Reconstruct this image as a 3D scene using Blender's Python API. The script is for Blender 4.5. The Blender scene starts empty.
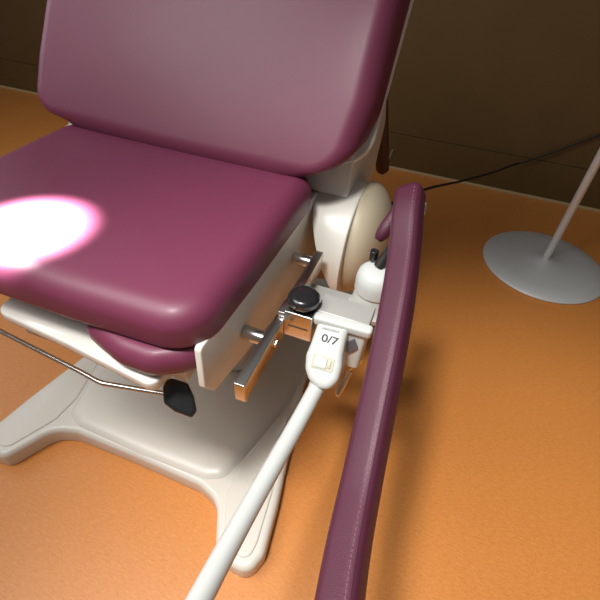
import bpy, bmesh, math, random
from mathutils import Vector, Matrix

S = 0.86                      # metres per design unit
PI = math.pi
V = lambda *a: Vector(a)
scene = bpy.context.scene
col = scene.collection

# ------------------------------------------------------------------ camera
cam_d = bpy.data.cameras.new('camera')
cam = bpy.data.objects.new('camera', cam_d)
col.objects.link(cam)
TH, RO, YA = math.radians(43), math.radians(3.3), math.radians(19)
fwd = V(-math.sin(YA) * math.cos(TH), math.cos(YA) * math.cos(TH), -math.sin(TH))
right0 = V(math.cos(YA), math.sin(YA), 0)
up0 = right0.cross(fwd)
right = right0 * math.cos(RO) + up0 * math.sin(RO)
up = -right0 * math.sin(RO) + up0 * math.cos(RO)
m = Matrix((right, up, -fwd)).transposed().to_4x4()
m.translation = V(0, 0, 1.4 * S)
cam.matrix_world = m; m_cam = m.translation.copy()
cam_d.sensor_fit = 'HORIZONTAL'
cam_d.sensor_width = 36
cam_d.lens = 36 * 439 / 600
cam_d.clip_start = 0.02
scene.camera = cam

# ------------------------------------------------------------------ light, exposure
scene.view_settings.view_transform = 'Standard'
scene.view_settings.look = 'None'
scene.view_settings.gamma = 1
scene.view_settings.exposure = 0.0
world = bpy.data.worlds.new('world')
scene.world = world
world.use_nodes = True
bg = world.node_tree.nodes['Background']
bg.inputs[0].default_value = (1.0, 0.98, 0.95, 1)
bg.inputs[1].default_value = 0.13


def area(name, loc, target, sx, sy, power, colr=(1, 1, 1)):
    d = bpy.data.lights.new(name, 'AREA')
    d.shape = 'RECTANGLE'
    d.size, d.size_y = sx, sy
    d.energy = power
    d.color = colr
    o = bpy.data.objects.new(name, d)
    col.objects.link(o)
    o.location = loc
    o.rotation_euler = (Vector(target) - Vector(loc)).to_track_quat('-Z', 'Y').to_euler()
    return o


area('backrest_sheen_light', (-1.55, -0.35, 2.8), (-0.4, 0.6, 0.5), 1.3, 1.3, 46, (1.0, 0.99, 0.97))  # added overhead light, placed to brighten the backrest with a grey sheen
area('window_light', (-2.6, 0.9, 1.7), (-0.4, 0.8, 0.7), 1.0, 1.2, 8, (0.93, 0.97, 1.0))
dl = bpy.data.lights.new('ceiling_downlight', 'SPOT')
dl.energy = 350
dl.spot_size = math.radians(54)
dl.spot_blend = 1.0
dl.shadow_soft_size = 0.20
dl.color = (1.0, 0.97, 0.93)
dlo = bpy.data.objects.new('ceiling_downlight', dl)
col.objects.link(dlo)
dlo.location = (-0.43, -0.33, 2.8)
dlo.rotation_euler = (V(0.40, 0.36, 0) - dlo.location).to_track_quat('-Z', 'Y').to_euler()
sp = bpy.data.lights.new('examination_spot', 'SPOT')
sp.energy = 9000
sp.spot_size = math.radians(7.5)
sp.spot_blend = 1.0
sp.shadow_soft_size = 0.02
spo = bpy.data.objects.new('examination_spot', sp)
col.objects.link(spo)
spo.location = (-1.3, 0.1, 2.1)
spo.rotation_euler = (V(-0.735 * S, 0.485 * S, 0.9 * S) - spo.location).to_track_quat('-Z', 'Y').to_euler()


# ------------------------------------------------------------------ materials
def srgb(r, g, b):
    f = lambda c: (c / 255 / 12.92) if c / 255 <= 0.04045 else ((c / 255 + 0.055) / 1.055) ** 2.4
    return (f(r), f(g), f(b), 1)


def mat(name, c, rough=0.5, metal=0.0, coat=0.0, bump=0.0, bscale=200.0, var=0.0, vscale=3.0, spec=0.5):
    m = bpy.data.materials.new(name)
    m.use_nodes = True
    nt = m.node_tree
    p = nt.nodes['Principled BSDF']
    p.inputs['Base Color'].default_value = c
    p.inputs['Roughness'].default_value = rough
    p.inputs['Metallic'].default_value = metal
    p.inputs['Coat Weight'].default_value = coat
    p.inputs['Coat Roughness'].default_value = 0.25
    p.inputs['Specular IOR Level'].default_value = spec
    tc = nt.nodes.new('ShaderNodeTexCoord')
    if bump:
        n = nt.nodes.new('ShaderNodeTexNoise')
        n.inputs['Scale'].default_value = bscale
        n.inputs['Detail'].default_value = 3
        nt.links.new(tc.outputs['Object'], n.inputs['Vector'])
        b = nt.nodes.new('ShaderNodeBump')
        b.inputs['Strength'].default_value = bump
        b.inputs['Distance'].default_value = 0.002
        nt.links.new(n.outputs['Fac'], b.inputs['Height'])
        nt.links.new(b.outputs['Normal'], p.inputs['Normal'])
    if var:
        n = nt.nodes.new('ShaderNodeTexNoise')
        n.inputs['Scale'].default_value = vscale
        n.inputs['Detail'].default_value = 4
        nt.links.new(tc.outputs['Object'], n.inputs['Vector'])
        mx = nt.nodes.new('ShaderNodeMixRGB')
        mx.blend_type = 'MIX'
        mx.inputs[1].default_value = tuple(x * (1 - var) for x in c[:3]) + (1,)
        mx.inputs[2].default_value = tuple(min(1, x * (1 + var)) for x in c[:3]) + (1,)
        nt.links.new(n.outputs['Fac'], mx.inputs[0])
        nt.links.new(mx.outputs[0], p.inputs['Base Color'])
    return m


M = {}
M['vinyl'] = mat('plum_vinyl', srgb(110, 48, 73), 0.48, bump=0.10, bscale=900, coat=0.10, spec=0.40)
M['vinyl_arm'] = mat('plum_leather', srgb(76, 29, 49), 0.45, bump=0.35, bscale=700, coat=0.1)
M['stitch'] = mat('plum_thread', srgb(130, 72, 100), 0.8)
M['groove'] = mat('dark_seam_thread', srgb(70, 24, 44), 0.8)  # dark plum line of the armrest seam
M['white'] = mat('white_moulded_plastic', srgb(222, 219, 211), 0.35, coat=0.2, bump=0.03, bscale=300)
M['base'] = mat('cream_painted_base', srgb(214, 209, 199), 0.4, coat=0.2, bump=0.05, bscale=400, var=0.02)
M['hinge'] = mat('beige_grey_plastic', srgb(188, 176, 152), 0.45)
M['lampwhite'] = mat('bright_white_plastic', srgb(192, 196, 193), 0.35, coat=0.3)
M['switch'] = mat('ivory_switch_plastic', srgb(176, 172, 152), 0.4)
M['chrome'] = mat('brushed_steel', (0.62, 0.60, 0.57, 1), 0.22, metal=1.0, bump=0.05, bscale=500)
M['grey'] = mat('grey_painted_metal', srgb(168, 167, 163), 0.4, metal=0.2)
M['satin'] = mat('satin_grey_metal', srgb(215, 217, 217), 0.5, metal=0.35, bump=0.04, bscale=600)
M['plumdark'] = mat('dark_maroon_rubber', srgb(62, 30, 28), 0.6)
M['black'] = mat('black_plastic', (0.012, 0.012, 0.013, 1), 0.22, coat=0.3)
M['blackm'] = mat('black_matt_plastic', (0.015, 0.013, 0.012, 1), 0.5)
M['cable'] = mat('black_rubber', (0.012, 0.010, 0.010, 1), 0.5)
M['ink'] = mat('grey_ink', srgb(45, 45, 52), 0.6)
M['sticker'] = mat('dark_grey_sticker', srgb(95, 95, 100), 0.5)
M['trim'] = mat('pale_trim', srgb(190, 165, 120), 0.5)


def floor_mat():
    m = bpy.data.materials.new('orange_linoleum')
    m.use_nodes = True
    nt = m.node_tree
    L = nt.links
    p = nt.nodes['Principled BSDF']
    p.inputs['Roughness'].default_value = 0.42
    tc = nt.nodes.new('ShaderNodeTexCoord')

    def noise(sc, det, stretch):
        mp = nt.nodes.new('ShaderNodeMapping')
        mp.inputs['Scale'].default_value = stretch
        mp.inputs['Rotation'].default_value = (0, 0, math.radians(12))
        L.new(tc.outputs['Object'], mp.inputs['Vector'])
        n = nt.nodes.new('ShaderNodeTexNoise')
        n.inputs['Scale'].default_value = sc
        n.inputs['Detail'].default_value = det
        n.inputs['Roughness'].default_value = 0.6
        L.new(mp.outputs[0], n.inputs['Vector'])
        return n
    a = noise(60, 6, (1.0, 3.5, 1))
    b = noise(260, 4, (1, 1, 1))
    add = nt.nodes.new('ShaderNodeMath')
    add.operation = 'ADD'
    L.new(a.outputs['Fac'], add.inputs[0])
    L.new(b.outputs['Fac'], add.inputs[1])
    r = nt.nodes.new('ShaderNodeValToRGB')
    r.color_ramp.elements[0].position = 0.30
    r.color_ramp.elements[0].color = srgb(190, 114, 47)
    r.color_ramp.elements[1].position = 0.72
    r.color_ramp.elements[1].color = srgb(220, 148, 78)
    half = nt.nodes.new('ShaderNodeMath')
    half.operation = 'MULTIPLY'
    half.inputs[1].default_value = 0.5
    L.new(add.outputs[0], half.inputs[0])
    L.new(half.outputs[0], r.inputs[0])
    L.new(r.outputs[0], p.inputs['Base Color'])
    bp = nt.nodes.new('ShaderNodeBump')
    bp.inputs['Strength'].default_value = 0.12
    bp.inputs['Distance'].default_value = 0.002
    L.new(b.outputs['Fac'], bp.inputs['Height'])
    L.new(bp.outputs[0], p.inputs['Normal'])
    return m


M['floor'] = floor_mat()
M['wall'] = mat('dark_brown_panel', srgb(92, 72, 40), 0.45, bump=0.05, bscale=40, var=0.12, vscale=6)

# ------------------------------------------------------------------ helpers (design units in, metres out)


def obj(name, bm, m, parent=None, smooth=40, label=None, recalc=True):
    """bm holds design-unit world coordinates; becomes one mesh object."""
    if recalc:
        bmesh.ops.recalc_face_normals(bm, faces=bm.faces)
    off = Vector((0, 0, 0))
    if parent is not None:
        p = parent
        while p is not None:
            off += p.location
            p = p.parent
    for v in bm.verts:
        v.co = v.co * S - off
    me = bpy.data.meshes.new(name)
    bm.to_mesh(me)
    bm.free()
    if smooth:
        for f in me.polygons:
            f.use_smooth = True
        try:
            me.set_sharp_from_angle(angle=math.radians(smooth))
        except Exception:
            pass
    me.materials.append(m)
    o = bpy.data.objects.new(name, me)
    col.objects.link(o)
    if parent is not None:
        o.parent = parent
    if label:
        o['label'] = label
    return o


def thing(name, label, cat, loc):
    o = bpy.data.objects.new(name, None)
    col.objects.link(o)
    o.location = Vector(loc) * S
    o.empty_display_size = 0.1
    o['label'] = label
    o['category'] = cat
    return o


def frame(O, n, e1, e2):
    O, n, e1, e2 = V(*O), V(*n), V(*e1), V(*e2)
    return lambda x, y, z: O + e1 * x + e2 * y + n * z


WORLD = lambda x, y, z: V(x, y, z)


def rounded(pts, rad, seg=8):
    """closed polygon with rounded corners; rad is a number or a list"""
    out = []
    n = len(pts)
    for i in range(n):
        p0, p1, p2 = V(*pts[i - 1], 0), V(*pts[i], 0), V(*pts[(i + 1) % n], 0)
        r = rad[i] if isinstance(rad, (list, tuple)) else rad
        a, b = (p0 - p1), (p2 - p1)
        la, lb = a.length, b.length
        a.normalize()
        b.normalize()
        ang = a.angle(b)
        if r <= 0 or ang > PI - 0.05:
            out.append((p1.x, p1.y))
            continue
        d = min(r / math.tan(ang / 2), la * 0.49, lb * 0.49)
        r2 = d * math.tan(ang / 2)
        c = p1 + (a + b).normalized() * (r2 / math.sin(ang / 2))
        s = p1 + a * d - c
        e = p1 + b * d - c
        t0 = math.atan2(s.y, s.x)
        t1 = math.atan2(e.y, e.x)
        dt = (t1 - t0 + PI) % (2 * PI) - PI
        for k in range(seg + 1):
            t = t0 + dt * k / seg
            out.append((c.x + r2 * math.cos(t), c.y + r2 * math.sin(t)))
    return out


def densify(o, step):
    out = []
    n = len(o)
    for i in range(n):
        a, b = Vector(o[i]), Vector(o[(i + 1) % n])
        k = max(1, int((b - a).length / step))
        for j in range(k):
            q = a.lerp(b, j / k)
            out.append((q.x, q.y))
    return out


def offset(o, d):
    """inset a closed outline by d (positive = inwards)"""
    n = len(o)
    area2 = sum(o[i][0] * o[(i + 1) % n][1] - o[(i + 1) % n][0] * o[i][1] for i in range(n))
    sg = 1 if area2 > 0 else -1
    out = []
    for i in range(n):
        a, b, c = Vector(o[i - 1]), Vector(o[i]), Vector(o[(i + 1) % n])
        t = (c - a)
        if t.length < 1e-9:
            t = V(1, 0)
        t.normalize()
        nn = Vector((-t.y, t.x)) * sg
        out.append((b.x + nn.x * d, b.y + nn.y * d))
    return out


def pad(outline, z0, z1, rt, rb=0.004, T=WORLD, rz=None, rbz=None, crown=0.0, seg=6, bm=None):
    """outline extruded z0..z1, top edge rounded rt (horizontal) x rz (vertical), bottom edge rb, optional crown"""
    bm = bm or bmesh.new()
    rz = rt if rz is None else rz
    rbz = rb if rbz is None else rbz
    layers = []
    for k in range(4):
        a = PI / 2 * k / 3
        layers.append((rb * (1 - math.sin(a)), z0 + rbz * (1 - math.cos(a))))
    for k in range(seg + 1):
        a = PI / 2 * k / seg
        layers.append((rt * (1 - math.cos(a)), z1 - rz + rz * math.sin(a)))
    rings = []
    for ins, z in layers:
        oo = offset(outline, ins)
        rings.append([bm.verts.new(T(x, y, z)) for x, y in oo])
    n = len(outline)
    for r0, r1 in zip(rings, rings[1:]):
        for i in range(n):
            bm.faces.new((r0[i], r0[(i + 1) % n], r1[(i + 1) % n], r1[i]))
    f0 = bm.faces.new(rings[0][::-1])
    f0.normal_update()
    bmesh.ops.triangulate(bm, faces=[f0], ngon_method='EAR_CLIP')
    top = offset(outline, rt)
    if crown:
        cx = sum(p[0] for p in top) / n
        cy = sum(p[1] for p in top) / n
        prev = rings[-1]
        for s in (0.9, 0.75, 0.55, 0.3):
            ring = [bm.verts.new(T(cx + (x - cx) * s, cy + (y - cy) * s, z1 + crown * (1 - s * s))) for x, y in top]
            for i in range(n):
                bm.faces.new((prev[i], prev[(i + 1) % n], ring[(i + 1) % n], ring[i]))
            prev = ring
        c = bm.verts.new(T(cx, cy, z1 + crown))
        for i in range(n):
            bm.faces.new((prev[i], prev[(i + 1) % n], c))
    else:
        f1 = bm.faces.new(rings[-1])
        f1.normal_update()
        bmesh.ops.triangulate(bm, faces=[f1], ngon_method='EAR_CLIP')
    return bm


def box(x0, x1, y0, y1, z0, z1, r=0.003, T=WORLD, bm=None):
    o = rounded([(x0, y0), (x1, y0), (x1, y1), (x0, y1)], r, 3)
    return pad(o, z0, z1, r, r, T, seg=3, bm=bm)


def spline(pts, n=8):
    P = [V(*p) for p in pts]
    P = [P[0] * 2 - P[1]] + P + [P[-1] * 2 - P[-2]]
    out = []
    for i in range(1, len(P) - 2):
        for k in range(n):
            t = k / n
            a, b, c, d = P[i - 1], P[i], P[i + 1], P[i + 2]
            out.append(0.5 * ((2 * b) + (c - a) * t + (2 * a - 5 * b + 4 * c - d) * t * t + (3 * b - a - 3 * c + d) * t ** 3))
    out.append(P[-2])
    return out


def tube(pts, r, seg=14, bm=None, cap=True):
    bm = bm or bmesh.new()
    P = [V(*p) if not isinstance(p, Vector) else p for p in pts]
    rad = r if isinstance(r, (list, tuple)) else [r] * len(P)
    t = (P[1] - P[0]).normalized()
    ref = V(0, 0, 1) if abs(t.z) < 0.9 else V(1, 0, 0)
    nrm = (ref - t * ref.dot(t)).normalized()
    rings = []
    for i, p in enumerate(P):
        t = (P[min(i + 1, len(P) - 1)] - P[max(i - 1, 0)]).normalized()
        nrm = (nrm - t * nrm.dot(t)).normalized()
        b = t.cross(nrm)
        rings.append([bm.verts.new(p + (nrm * math.cos(2 * PI * k / seg) + b * math.sin(2 * PI * k / seg)) * rad[i]) for k in range(seg)])
    for a, b in zip(rings, rings[1:]):
        for k in range(seg):
            bm.faces.new((a[k], a[(k + 1) % seg], b[(k + 1) % seg], b[k]))
    if cap:
        bm.faces.new(rings[0][::-1])
        bm.faces.new(rings[-1])
    return bm


def lathe(prof, O, axis=(0, 0, 1), seg=40, bm=None):
    """prof = [(radius, height)] along axis from O; ends are closed"""
    bm = bm or bmesh.new()
    ax = V(*axis).normalized()
    ref = V(0, 0, 1) if abs(ax.z) < 0.9 else V(1, 0, 0)
    e1 = (ref - ax * ref.dot(ax)).normalized()
    e2 = ax.cross(e1)
    O = V(*O)
    rings = []
    for r, h in prof:
        r = max(r, 0.0002)
        rings.append([bm.verts.new(O + ax * h + (e1 * math.cos(2 * PI * k / seg) + e2 * math.sin(2 * PI * k / seg)) * r) for k in range(seg)])
    for a, b in zip(rings, rings[1:]):
        for k in range(seg):
            bm.faces.new((a[k], a[(k + 1) % seg], b[(k + 1) % seg], b[k]))
    bm.faces.new(rings[0][::-1])
    bm.faces.new(rings[-1])
    return bm


def disc_prof(r, h, e):
    """flat drum of radius r, height h with edge rounding e"""
    p = [(0.0, 0)]
    for k in range(5):
        a = PI / 2 * k / 4
        p.append((r - e + e * math.sin(a), e - e * math.cos(a)))
    for k in range(5):
        a = PI / 2 * k / 4
        p.append((r - e + e * math.cos(a), h - e + e * math.sin(a)))
    p.append((0.0, h))
    return p


# ------------------------------------------------------------------ the room
o = obj('floor', box(-7, 5, -2.6, 2.94, -0.05, 0.0, 0.0), M['floor'], smooth=0)
o['kind'] = 'structure'
# wall: dark panelling with a fine horizontal joint
bm = box(-7, 5, 2.94, 3.04, 0.0, 0.245, 0.0015)
box(-7, 5, 2.94, 3.04, 0.249, 2.9, 0.0015, bm=bm)
box(-7, 5, 2.946, 3.03, 0.24, 0.26, 0.0, bm=bm)
o = obj('wall_back', bm, M['wall'], smooth=0)
o['kind'] = 'structure'
o = obj('baseboard_back', box(-7, 5, 2.925, 2.94, 0.0, 0.018, 0.003), M['trim'], smooth=0)
o['kind'] = 'structure'

# ------------------------------------------------------------------ examination chair
chair = thing('examination_chair', 'plum vinyl examination chair on a cream pedestal base, standing on the orange floor', 'chair', (-0.68, 0.95, 0))

# base with four feet
half = [(-0.68, 0.465), (-0.45, 0.462), (-0.375, 0.44), (-0.322, 0.335), (-0.305, 0.305), (-0.205, 0.300), (-0.185, 0.36),
        (-0.205, 0.50), (-0.275, 0.861), (-0.300, 1.0), (-0.275, 1.14), (-0.205, 1.50), (-0.205, 1.62), (-0.30, 1.64), (-0.37, 1.56), (-0.45, 1.53), (-0.68, 1.53)]
rads = [0, 0.10, 0.10, 0.05, 0.055, 0.055, 0.05, 0, 0, 0.3, 0, 0.05, 0.05, 0.05, 0.08, 0.1, 0]
full = half + [(-1.36 - x, y) for x, y in half[::-1]][1:-1]
rf = rads + rads[::-1][1:-1]
ol = densify(rounded(full, rf, 8), 0.05)
base = obj('base', pad(ol, 0.0, 0.07, 0.018, 0.006), M['base'], chair)
ol2 = offset(ol, 0.03)
# raised rim line on the feet
bm = bmesh.new()
for sx_ in (1, -1):
    for sy_ in (1, -1):
        q = [(-0.365, 0.56), (-0.360, 0.47), (-0.296, 0.332), (-0.218, 0.328), (-0.214, 0.38), (-0.232, 0.52), (-0.300, 0.86)]
        q = [(x if sx_ == 1 else -1.36 - x, y if sy_ == 1 else 1.98 - y) for x, y in q]
        obj('foot_inlay', pad(densify(rounded(q, [0.02, 0.05, 0.036, 0.036, 0.05, 0.05, 0.02], 6), 0.03), 0.066, 0.0745, 0.006, 0.001), M['base'], base)
# central hump
hm = [(-0.68, 0.475), (-0.44, 0.480), (-0.385, 0.505), (-0.335, 0.68), (-0.305, 0.85), (-0.31, 1.15), (-0.385, 1.49), (-0.68, 1.52)]
hfull = hm + [(-1.36 - x, y) for x, y in hm[::-1]][1:-1]
hr = [0, 0.05, 0.05, 0, 0.1, 0.1, 0.05, 0]
hol = densify(rounded(hfull, hr + hr[::-1][1:-1], 8), 0.05)
bm = bmesh.new()
lay = [(0.0, 0.070), (0.006, 0.078), (0.02, 0.085), (0.04, 0.088)]
rings = []
for ins, z in lay:
    rings.append([bm.verts.new(V(x, y, z)) for x, y in offset(hol, ins)])
n = len(hol)
for a, b in zip(rings, rings[1:]):
    for i in range(n):
        bm.faces.new((a[i], a[(i + 1) % n], b[(i + 1) % n], b[i]))
f0 = bm.faces.new(rings[0][::-1])
f1 = bm.faces.new(rings[-1])
f0.normal_update()
f1.normal_update()
bmesh.ops.triangulate(bm, faces=[f0, f1], ngon_method='EAR_CLIP')
obj('base_cover', bm, M['base'], base)
obj('screw_cap', lathe(disc_prof(0.02, 0.012, 0.002), (-0.297, 0.53, 0.066)), M['base'], base)
# column under the seat
co = densify(rounded([(-0.86, 0.86), (-0.50, 0.86), (-0.50, 1.22), (-0.86, 1.22)], 0.05, 6), 0.05)
obj('column', pad(co, 0.10, 0.66, 0.01, 0.01), M['base'], chair)
# under-seat carriage
co = densify(rounded([(-1.03, 0.50), (-0.335, 0.50), (-0.335, 1.15), (-1.03, 1.15)], 0.03, 5), 0.08)
obj('seat_carriage', pad(co, 0.66, 0.80, 0.01, 0.01), M['white'], chair)

# seat cushion
so = rounded([(-1.062, 0.405), (-0.80, 0.375), (-0.56, 0.375), (-0.305, 0.385), (-0.300, 0.60), (-0.300, 0.975), (-1.060, 0.975)],
             [0.09, 0.3, 0.3, 0.085, 0, 0.075, 0.075], 10)
so = densify(so, 0.03)
seat = obj('seat_cushion', pad(so, 0.812, 0.897, 0.050, 0.012, rz=0.042, crown=0.006, seg=10), M['vinyl'], chair, smooth=60)
# foot-end cushion tucked below
fo = densify(rounded([(-0.575, 0.392), (-0.46, 0.356), (-0.39, 0.356), (-0.322, 0.400), (-0.322, 0.50), (-0.55, 0.50)], [0.045, 0.12, 0.06, 0.05, 0.01, 0.01], 8), 0.02)
obj('foot_cushion', pad(fo, 0.748, 0.810, 0.026, 0.022, rz=0.03, seg=8), M['vinyl'], chair, smooth=60)
fs = densify(rounded([(-0.80, 0.385), (-0.60, 0.372), (-0.390, 0.350), (-0.375, 0.50), (-0.80, 0.50)], [0.03, 0, 0.02, 0.01, 0.01], 5), 0.04)
obj('foot_section_shell', pad(fs, 0.705, 0.741, 0.006, 0.02), M['white'], chair)

# side panels
for s in (1, -1):
    fx = lambda u: u if s == 1 else -1.36 - u
    T = lambda a, b, c, fx=fx: V(fx(c), a, b)
    pr = rounded([(0.402, 0.822), (0.396, 0.72), (0.425, 0.672), (0.60, 0.63), (1.20, 0.50), (1.22, 0.58), (1.10, 0.72), (1.00, 0.818)], [0.01, 0.01, 0.012, 0.05, 0.03, 0.03, 0.03, 0.03], 4)
    obj('side_panel', pad(pr, -0.326, -0.312, 0.003, 0.003, T=T, seg=3), M['white'], chair)

# steel accessory rails
for s in (1, -1):
    fx = (lambda u: u) if s == 1 else (lambda u: -1.36 - u)
    T = lambda a, b, c, fx=fx: V(fx(a), b, c)
    rail = obj('side_rail', box(-0.262, -0.240, 0.415, 0.86, 0.688, 0.738, 0.002, T=T), M['chrome'], chair)
    for vv in (0.555, 0.835):
        bm = lathe(disc_prof(0.016, 0.05, 0.003), (fx(-0.312), vv, 0.715), (1 if s == 1 else -1, 0, 0), 24)
        obj('rail_standoff', bm, M['chrome'], rail)
    bm = lathe(disc_prof(0.009, 0.005, 0.001), (fx(-0.240), 0.555, 0.712), (1 if s == 1 else -1, 0, 0), 6)
    obj('rail_bolt', bm, M['chrome'], rail)

# backrest
ab = math.radians(55)
ca, sa = math.cos(ab), math.sin(ab)
BT = frame((0, 0.87, 0.88), (0, -sa, ca), (1, 0, 0), (0, ca, sa))     # x = u, y = up the backrest, z = out of its face


def BTC(x, y, z):
    # the cushion's underside slopes back and its sides flare a little towards the shell
    k = max(0.0, min(1.0, (0.30 - y) / 0.28))
    e = max(0.0, min(1.0, (abs(x + 0.68) - 0.26) / 0.16))
    k *= e * e * (3 - 2 * e)
    return BT(x + (-z) * 0.14 * math.copysign(1, x + 0.68), y + (-z) * 0.85 * k * k * (3 - 2 * k), z)


bo = densify(rounded([(-1.14, 0.035), (-0.68, 0.022), (-0.232, 0.022), (-0.207, 0.22), (-0.207, 0.85), (-1.153, 0.85), (-1.153, 0.20)],
                     [0.15, 0, 0.15, 0.2, 0.12, 0.12, 0.2], 12), 0.03)
obj('backrest_cushion', pad(bo, -0.100, 0.0, 0.046, 0.010, T=BTC, rz=0.046, crown=0.006, seg=10), M['vinyl'], chair, smooth=60)
bs = densify(rounded([(-1.165, 0.10), (-0.195, 0.10), (-0.188, 0.86), (-1.172, 0.86)], [0.08, 0.08, 0.1, 0.1], 10), 0.05)
obj('backrest_shell', pad(bs, -0.140, -0.106, 0.006, 0.02, T=BT), M['white'], chair)
# brackets that carry the backrest
for s in (1, -1):
    fx = (lambda u: u) if s == 1 else (lambda u: -1.36 - u)
    T = lambda a, b, c, fx=fx: V(fx(c), a, b)
    pr = rounded([(1.000, 0.820), (1.026, 0.925), (1.10, 0.99), (1.26, 1.10), (1.30, 1.04), (1.40, 0.88), (1.33, 0.72), (1.15, 0.74)], [0.006, 0.01, 0.02, 0.02, 0.02, 0.05, 0.05, 0.05], 4)
    obj('backrest_bracket', pad(pr, -0.36, -0.232, 0.004, 0.004, T=T, seg=3), M['white'], chair)
    # hinge drum and outer disc
    sx = 1 if s == 1 else -1
    bm = lathe(disc_prof(0.178, 0.115, 0.006), (fx(-0.315), 1.058, 0.645), (sx, 0, 0), 96)
    for v in bm.verts:                      # the cover narrows downwards
        g = 1 - 0.8 * max(0.0, min(1.0, (0.80 - v.co.z) / 0.19))
        v.co.x = fx(-0.20) + (v.co.x - fx(-0.20)) * g
    d = obj('hinge_cover', bm, M['white'], chair, smooth=30)
    obj('hinge_disc', lathe([(0, 0), (0.163, 0), (0.164, 0.004)] + [(0.164 * math.cos(a_ * PI / 24), 0.006 + 0.085 * math.sin(a_ * PI / 24)) for a_ in range(13)], (fx(-0.20), 1.075, 0.660), (sx, 0, 0), 72), M['hinge'], d, smooth=30)

# foot-end lever with black grip
lev = obj('release_lever', box(-0.392, -0.358, 0.405, 0.55, 0.700, 0.738, 0.004), M['white'], chair)
GT = frame((-0.378, 0.397, 0.649), (0.406, -0.427, 0.808), (0.914, 0.19, -0.359), (0.0, 0.884, 0.468))
go = densify(rounded([(-0.0405, 0.010), (-0.034, 0.030), (0.002, 0.033), (0.025, 0.012), (0.0411, -0.0117), (0.0374, -0.0275), (0.0012, -0.0275), (-0.025, -0.020)],
                     [0.01, 0.01, 0.012, 0.02, 0.006, 0.006, 0.02, 0.012], 5), 0.008)
obj('lever_grip', pad(go, -0.022, 0.010, 0.008, 0.006, T=GT), M['black'], lev, label='glossy black lever grip')
obj('lever_pivot', lathe(disc_prof(0.024, 0.02, 0.004), (-0.352, 0.432, 0.765), (1, 0, 0), 24), M['blackm'], lev)
# slim bent rod and tray under the foot end
obj('support_rod', tube([(-0.90, 0.42, 0.60), (-0.639, 0.397, 0.60), (-0.590, 0.391, 0.60), (-0.575, 0.391, 0.60), (-0.439, 0.418, 0.603), (-0.38, 0.43, 0.606)], 0.0055, 12), M['chrome'], chair)
obj('support_plate', box(-0.78, -0.42, 0.41, 0.52, 0.655, 0.664, 0.003), M['grey'], chair)

# swivelling joint between seat frame and armrest
jt = obj('arm_joint_housing', lathe([(0.0, 0), (0.050, 0.0), (0.056, 0.006), (0.058, 0.02), (0.052, 0.028), (0.050, 0.05), (0.047, 0.07), (0.050, 0.074), (0.050, 0.10), (0.046, 0.118), (0.034, 0.130), (0.015, 0.135), (0, 0.135)],
                              (-0.086, 0.785, 0.660), (0, 0, 1), 48), M['lampwhite'], chair, smooth=35)
obj('joint_knob', lathe(disc_prof(0.010, 0.026, 0.002), (-0.108, 0.805, 0.795), (0, 0, 1), 16), M['black'], jt)
obj('joint_knob', lathe(disc_prof(0.010, 0.026, 0.002), (-0.082, 0.815, 0.795), (0, 0, 1), 16), M['black'], jt)
obj('joint_bracket', box(-0.26, -0.09, 0.75, 0.81, 0.655, 0.672, 0.003), M['grey'], jt)

# armrest: padded curved bar with a sewn seam
path = spline([(-0.067, 0.895, 0.920), (-0.060, 0.850, 0.905), (-0.043, 0.771, 0.864), (-0.026, 0.662, 0.821), (-0.013, 0.546, 0.775),
               (-0.004, 0.449, 0.738), (0.005, 0.345, 0.706), (0.012, 0.254, 0.700), (0.021, 0.174, 0.705), (0.033, 0.09, 0.715), (0.045, 0.01, 0.722)], 7)
AW, AH, AR = 0.062, 0.052, 0.017
sec = rounded([(-AW / 2, -AH / 2), (AW / 2, -AH / 2), (AW / 2, AH / 2), (-AW / 2, AH / 2)], AR, 6)
SEAM = 0.0


def arm_frames():
    out = []
    N = V(-0.5, 0, 0.86)
    for i, p in enumerate(path):
        t = (path[min(i + 1, len(path) - 1)] - path[max(i - 1, 0)]).normalized()
        n = (N - t * N.dot(t)).normalized()
        sd = n.cross(t)
        if sd.x < 0:
            sd = -sd
        out.append((p, t, n, sd))
    return out


fr = arm_frames()
bm = bmesh.new()
ends = []
p, t, n_, sd = fr[0]
stations = []
for k in range(7):
    a = PI / 2 * k / 7
    stations.append((p - t * 0.026 * math.cos(a), n_, sd, max(0.03, math.sin(a) ** 0.7) if k else 0.25))
for p, t, n_, sd in fr:
    stations.append((p, n_, sd, 1.0))
p, t, n_, sd = fr[-1]
for k in range(6, -1, -1):
    a = PI / 2 * k / 7
    stations.append((p + t * 0.026 * math.cos(a), n_, sd, max(0.03, math.sin(a) ** 0.7) if k else 0.25))
rings = []
for p, n_, sd, sc in stations:
    rings.append([bm.verts.new(p + sd * x * sc + n_ * y * sc) for x, y in sec])
k_ = len(sec)
for a, b in zip(rings, rings[1:]):
    for i in range(k_):
        bm.faces.new((a[i], a[(i + 1) % k_], b[(i + 1) % k_], b[i]))
bm.faces.new(rings[0][::-1])
bm.faces.new(rings[-1])
arm = obj('armrest', bm, M['vinyl_arm'], chair, smooth=60)


def along(dx, dy):
    return [p + sd * dx + n_ * dy for p, t, n_, sd in fr]


cx_, cy_ = AW / 2 - AR, AH / 2 - AR
a1 = math.radians(50)
obj('armrest_seam', tube(along(cx_ + AR * math.cos(a1), cy_ + AR * math.sin(a1)), 0.0013, 6), M['groove'], arm, label='dark sewn seam line')
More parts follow.
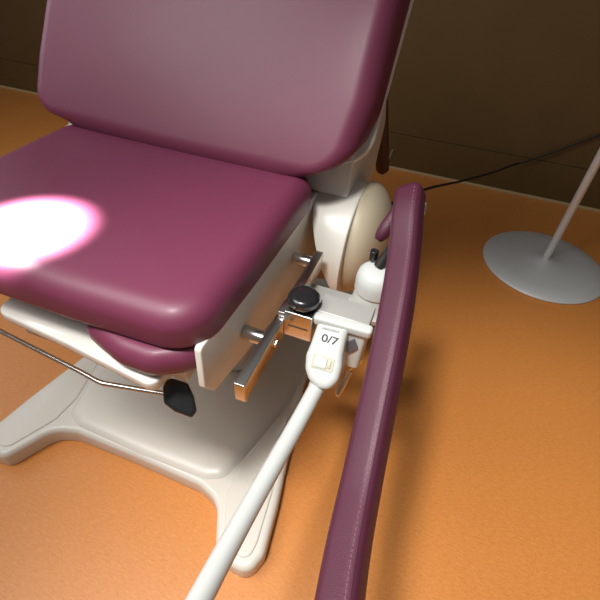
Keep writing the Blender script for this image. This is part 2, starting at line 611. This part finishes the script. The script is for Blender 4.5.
# thread stitches beside the seam, one mesh
bm = bmesh.new()
for aa in (math.radians(68),):
    line = along(cx_ + (AR + 0.0003) * math.cos(aa) - 0.001, cy_ + (AR + 0.0003) * math.sin(aa))
    acc = []
    for a, b in zip(line, line[1:]):
        k = max(1, int((b - a).length / 0.0035))
        acc += [a.lerp(b, j / k) for j in range(k)]
    for i in range(0, len(acc) - 1, 2):
        tube([acc[i], acc[i + 1]], 0.0009, 5, bm=bm)
obj('armrest_stitching', bm, M['stitch'], arm, label='paler dashed thread stitching')
# arm post from joint to armrest, and its shorter inner pad
obj('arm_post', tube(spline([(-0.090, 0.785, 0.795), (-0.078, 0.80, 0.825), (-0.060, 0.81, 0.862)], 5), 0.012, 14), M['blackm'], arm)
obj('inner_pad', tube(spline([(-0.112, 0.845, 0.822), (-0.100, 0.862, 0.845), (-0.084, 0.885, 0.880), (-0.074, 0.895, 0.900)], 5),
                      [0.008, 0.012, 0.014, 0.016, 0.017, 0.018, 0.018, 0.018, 0.018, 0.018, 0.018, 0.018, 0.018, 0.018, 0.016, 0.012][:16], 14), M['vinyl_arm'], arm)
obj('armrest_button', lathe(disc_prof(0.014, 0.02, 0.003), (-0.048, 0.93, 0.875), (1, 0, 0.2), 24), M['lampwhite'], arm, label='small white button on the outer side')
# strut behind the backrest
st = obj('recline_strut', tube([(-0.262, 1.36, 0.98), (-0.262, 1.70, 0.585)], 0.027, 16), M['plumdark'], chair)
obj('strut_rod', tube([(-0.258, 1.70, 0.555), (-0.258, 1.885, 0.583)], [0.005, 0.009], 12), M['chrome'], st)

# ------------------------------------------------------------------ lamp clamped to the rail
lamp = thing('examination_lamp', 'white examination lamp clamped to the side rail, its round white arm rising towards the viewer', 'lamp', (-0.14, 0.64, 0.66))
HT = frame((-0.13, 0.556, 0.724), (-0.054, -0.635, 0.771), (0.999, -0.034, 0.041), (0.0, 0.772, 0.636))
ho = densify(rounded([(-0.0382, 0.060), (0.0268, 0.064), (0.0276, 0.0398), (0.0307, 0.0097), (0.0364, -0.0152), (0.0370, -0.0429), (0.0233, -0.0648), (0.0026, -0.0673), (-0.0197, -0.0583), (-0.035, -0.0383), (-0.0418, -0.0111), (-0.0394, 0.015)],
                     [0.008, 0.008, 0.03, 0.03, 0.03, 0.03, 0.03, 0.03, 0.03, 0.03, 0.03, 0.03], 4), 0.008)
hs = obj('switch_housing', pad(ho, -0.055, 0.0, 0.014, 0.012, T=HT, rz=0.012, seg=6), M['lampwhite'], lamp, smooth=50)
so_ = rounded([(-0.0245, -0.0045), (0.0205, -0.0025), (0.0225, -0.030), (-0.0225, -0.032)], 0.003, 3)
sf = obj('switch_frame', pad(so_, -0.004, 0.0012, 0.001, 0.0005, T=HT, seg=2), M['switch'], hs, smooth=0)
so2 = rounded([(-0.020, -0.0075), (0.006, -0.0065), (0.008, -0.027), (-0.018, -0.0285)], 0.002, 3)
obj('rocker', pad(so2, 0.0, 0.0035, 0.0015, 0.0005, T=HT, seg=2), M['lampwhite'], sf)
so3 = rounded([(0.0085, -0.008), (0.015, -0.0075), (0.0165, -0.024), (0.0100, -0.0245)], 0.002, 3)
obj('rocker_mark', pad(so3, 0.0, 0.003, 0.001, 0.0005, T=HT, seg=2), M['switch'], sf)


def text_bm(txt, size, T, bm=None):
    cu = bpy.data.curves.new('t', 'FONT')
    cu.body = txt
    cu.size = size
    cu.align_x = 'CENTER'
    cu.align_y = 'CENTER'
    cu.extrude = 0.0003
    cu.offset = 0.0004
    to = bpy.data.objects.new('t', cu)
    col.objects.link(to)
    bpy.context.view_layer.update()
    me = bpy.data.meshes.new_from_object(to.evaluated_get(bpy.context.evaluated_depsgraph_get()))
    bpy.data.objects.remove(to)
    bm = bmesh.new()
    bm.from_mesh(me)
    bpy.data.meshes.remove(me)
    for v in bm.verts:
        v.co = T(v.co.x, v.co.y, v.co.z)
    return bm


obj('lettering', text_bm('0/7', 0.026, lambda x, y, z: HT(x * 1.05 - 0.002, y * 0.85 + 0.031, z + 0.0006)), M['ink'], hs, smooth=0)

# clamp body behind the housing
cl = obj('clamp_body', box(-0.180, -0.066, 0.626, 0.684, 0.745, 0.768, 0.003), M['grey'], lamp)
cb = densify(rounded([(-0.178, 0.602), (-0.056, 0.606), (-0.056, 0.630), (-0.178, 0.626)], 0.008, 4), 0.02)
obj('clamp_rim', pad(cb, 0.748, 0.770, 0.006, 0.006), M['lampwhite'], lamp)
bm = bmesh.new()
q0 = [(-0.174, 0.608), (-0.064, 0.611), (-0.064, 0.655), (-0.176, 0.655)]
q1 = [(-0.165, 0.604), (-0.070, 0.606), (-0.066, 0.655), (-0.160, 0.655)]
r0 = [bm.verts.new(V(x, y, 0.750)) for x, y in rounded(q0, 0.008, 4)]
r1 = [bm.verts.new(V(x, y, 0.652)) for x, y in rounded(q1, 0.008, 4)]  # lower ring
for i in range(len(r0)):
    bm.faces.new((r0[i], r0[(i + 1) % len(r0)], r1[(i + 1) % len(r1)], r1[i]))
bm.faces.new(r0)
bm.faces.new(r1[::-1])
cs = obj('clamp_socket', bm, M['lampwhite'], lamp)
ST = lambda x, y, z: V(-0.082 + x, 0.6075 - z + y * 0.04, 0.716 + y)
so4 = [(-0.025, 0.000), (-0.006, 0.022), (0.005, 0.000), (-0.012, -0.024)]
obj('sticker', pad(so4, -0.002, 0.0028, 0.0003, 0.0, T=ST, seg=1), M['sticker'], cs, smooth=0, label='small dark grey tilted sticker')

# steel jaw block on the rail with black screw knob
jaw = obj('clamp_jaw', box(-0.240, -0.178, 0.600, 0.655, 0.695, 0.765, 0.002), M['chrome'], lamp)
obj('jaw_slot', box(-0.230, -0.186, 0.5988, 0.6005, 0.727, 0.7295, 0.0), M['black'], jaw, smooth=0)
obj('jaw_plate', box(-0.258, -0.238, 0.606, 0.646, 0.7385, 0.752, 0.002), M['chrome'], jaw)
kn = obj('clamp_knob', lathe([(0, 0), (0.027, 0), (0.031, 0.002), (0.033, 0.006), (0.0335, 0.016), (0.030, 0.021), (0.026, 0.024), (0.015, 0.025), (0, 0.025)],
                             (-0.2085, 0.630, 0.775), (0, 0.0, 1), 48), M['black'], lamp, smooth=35, label='round black screw knob')
obj('knob_stem', lathe(disc_prof(0.008, 0.036, 0.001), (-0.2085, 0.630, 0.746), (0, 0, 1), 16), M['chrome'], kn)
# arm tube
tp = spline([(-0.129, 0.558, 0.664), (-0.140, 0.432, 0.652), (-0.147, 0.319, 0.665), (-0.149, 0.209, 0.695), (-0.146, 0.113, 0.735), (-0.138, 0.035, 0.782), (-0.12, -0.07, 0.86)], 10)
obj('lamp_arm', tube(tp, [0.0165] * (len(tp) - 3) + [0.0155, 0.012, 0.006], 24), M['lampwhite'], lamp, smooth=60)
obj('arm_collar', tube(tp[1:4], 0.0180, 24), M['lampwhite'], lamp, smooth=60)
# wing hook under the clamp
bm = lathe(disc_prof(0.013, 0.012, 0.002), (-0.080, 0.640, 0.645), (0.4, -1, 0.2), 20)
wk = obj('wing_screw', bm, M['chrome'], lamp)
bm = tube([(-0.080, 0.63, 0.672), (-0.080, 0.63, 0.640)], 0.006, 10)
tube(spline([(-0.082, 0.626, 0.640), (-0.092, 0.615, 0.60), (-0.102, 0.60, 0.565), (-0.098, 0.595, 0.555), (-0.090, 0.606, 0.585), (-0.084, 0.62, 0.62)], 5), 0.004, 10, bm=bm)
obj('wing_lever', bm, M['chrome'], wk)

# ------------------------------------------------------------------ round stand base and cable
std = thing('stand_base', 'round satin grey metal stand base on the floor near the dark wall', 'stand', (0.590, 2.19, 0))
prof = [(0, 0.0), (0.30, 0.0), (0.305, 0.004), (0.305, 0.010), (0.298, 0.016), (0.22, 0.026), (0.12, 0.034), (0.05, 0.040), (0.03, 0.048), (0.0, 0.048)]
obj('base_plate', lathe(prof, (0.590, 2.19, 0.0), (0, 0, 1), 72), M['satin'], std, smooth=35)
obj('pole', lathe(disc_prof(0.018, 1.25, 0.002), (0.590, 2.19, 0.04), (0, 0, 1), 24), M['satin'], std)

cb = obj('power_cable', tube(spline([(-0.46, 1.14, 0.50), (-0.24, 1.52, 0.485), (-0.09, 1.84, 0.455), (0.06, 2.19, 0.365), (0.22, 2.55, 0.282), (0.35, 2.84, 0.232), (0.40, 2.905, 0.228), (0.56, 2.915, 0.33), (0.737, 2.92, 0.46), (1.0, 2.92, 0.62)], 8), 0.006, 8), M['cable'])
cb['label'] = 'thin black power cable stretched from the chair to the dark wall'
cb['category'] = 'cable'
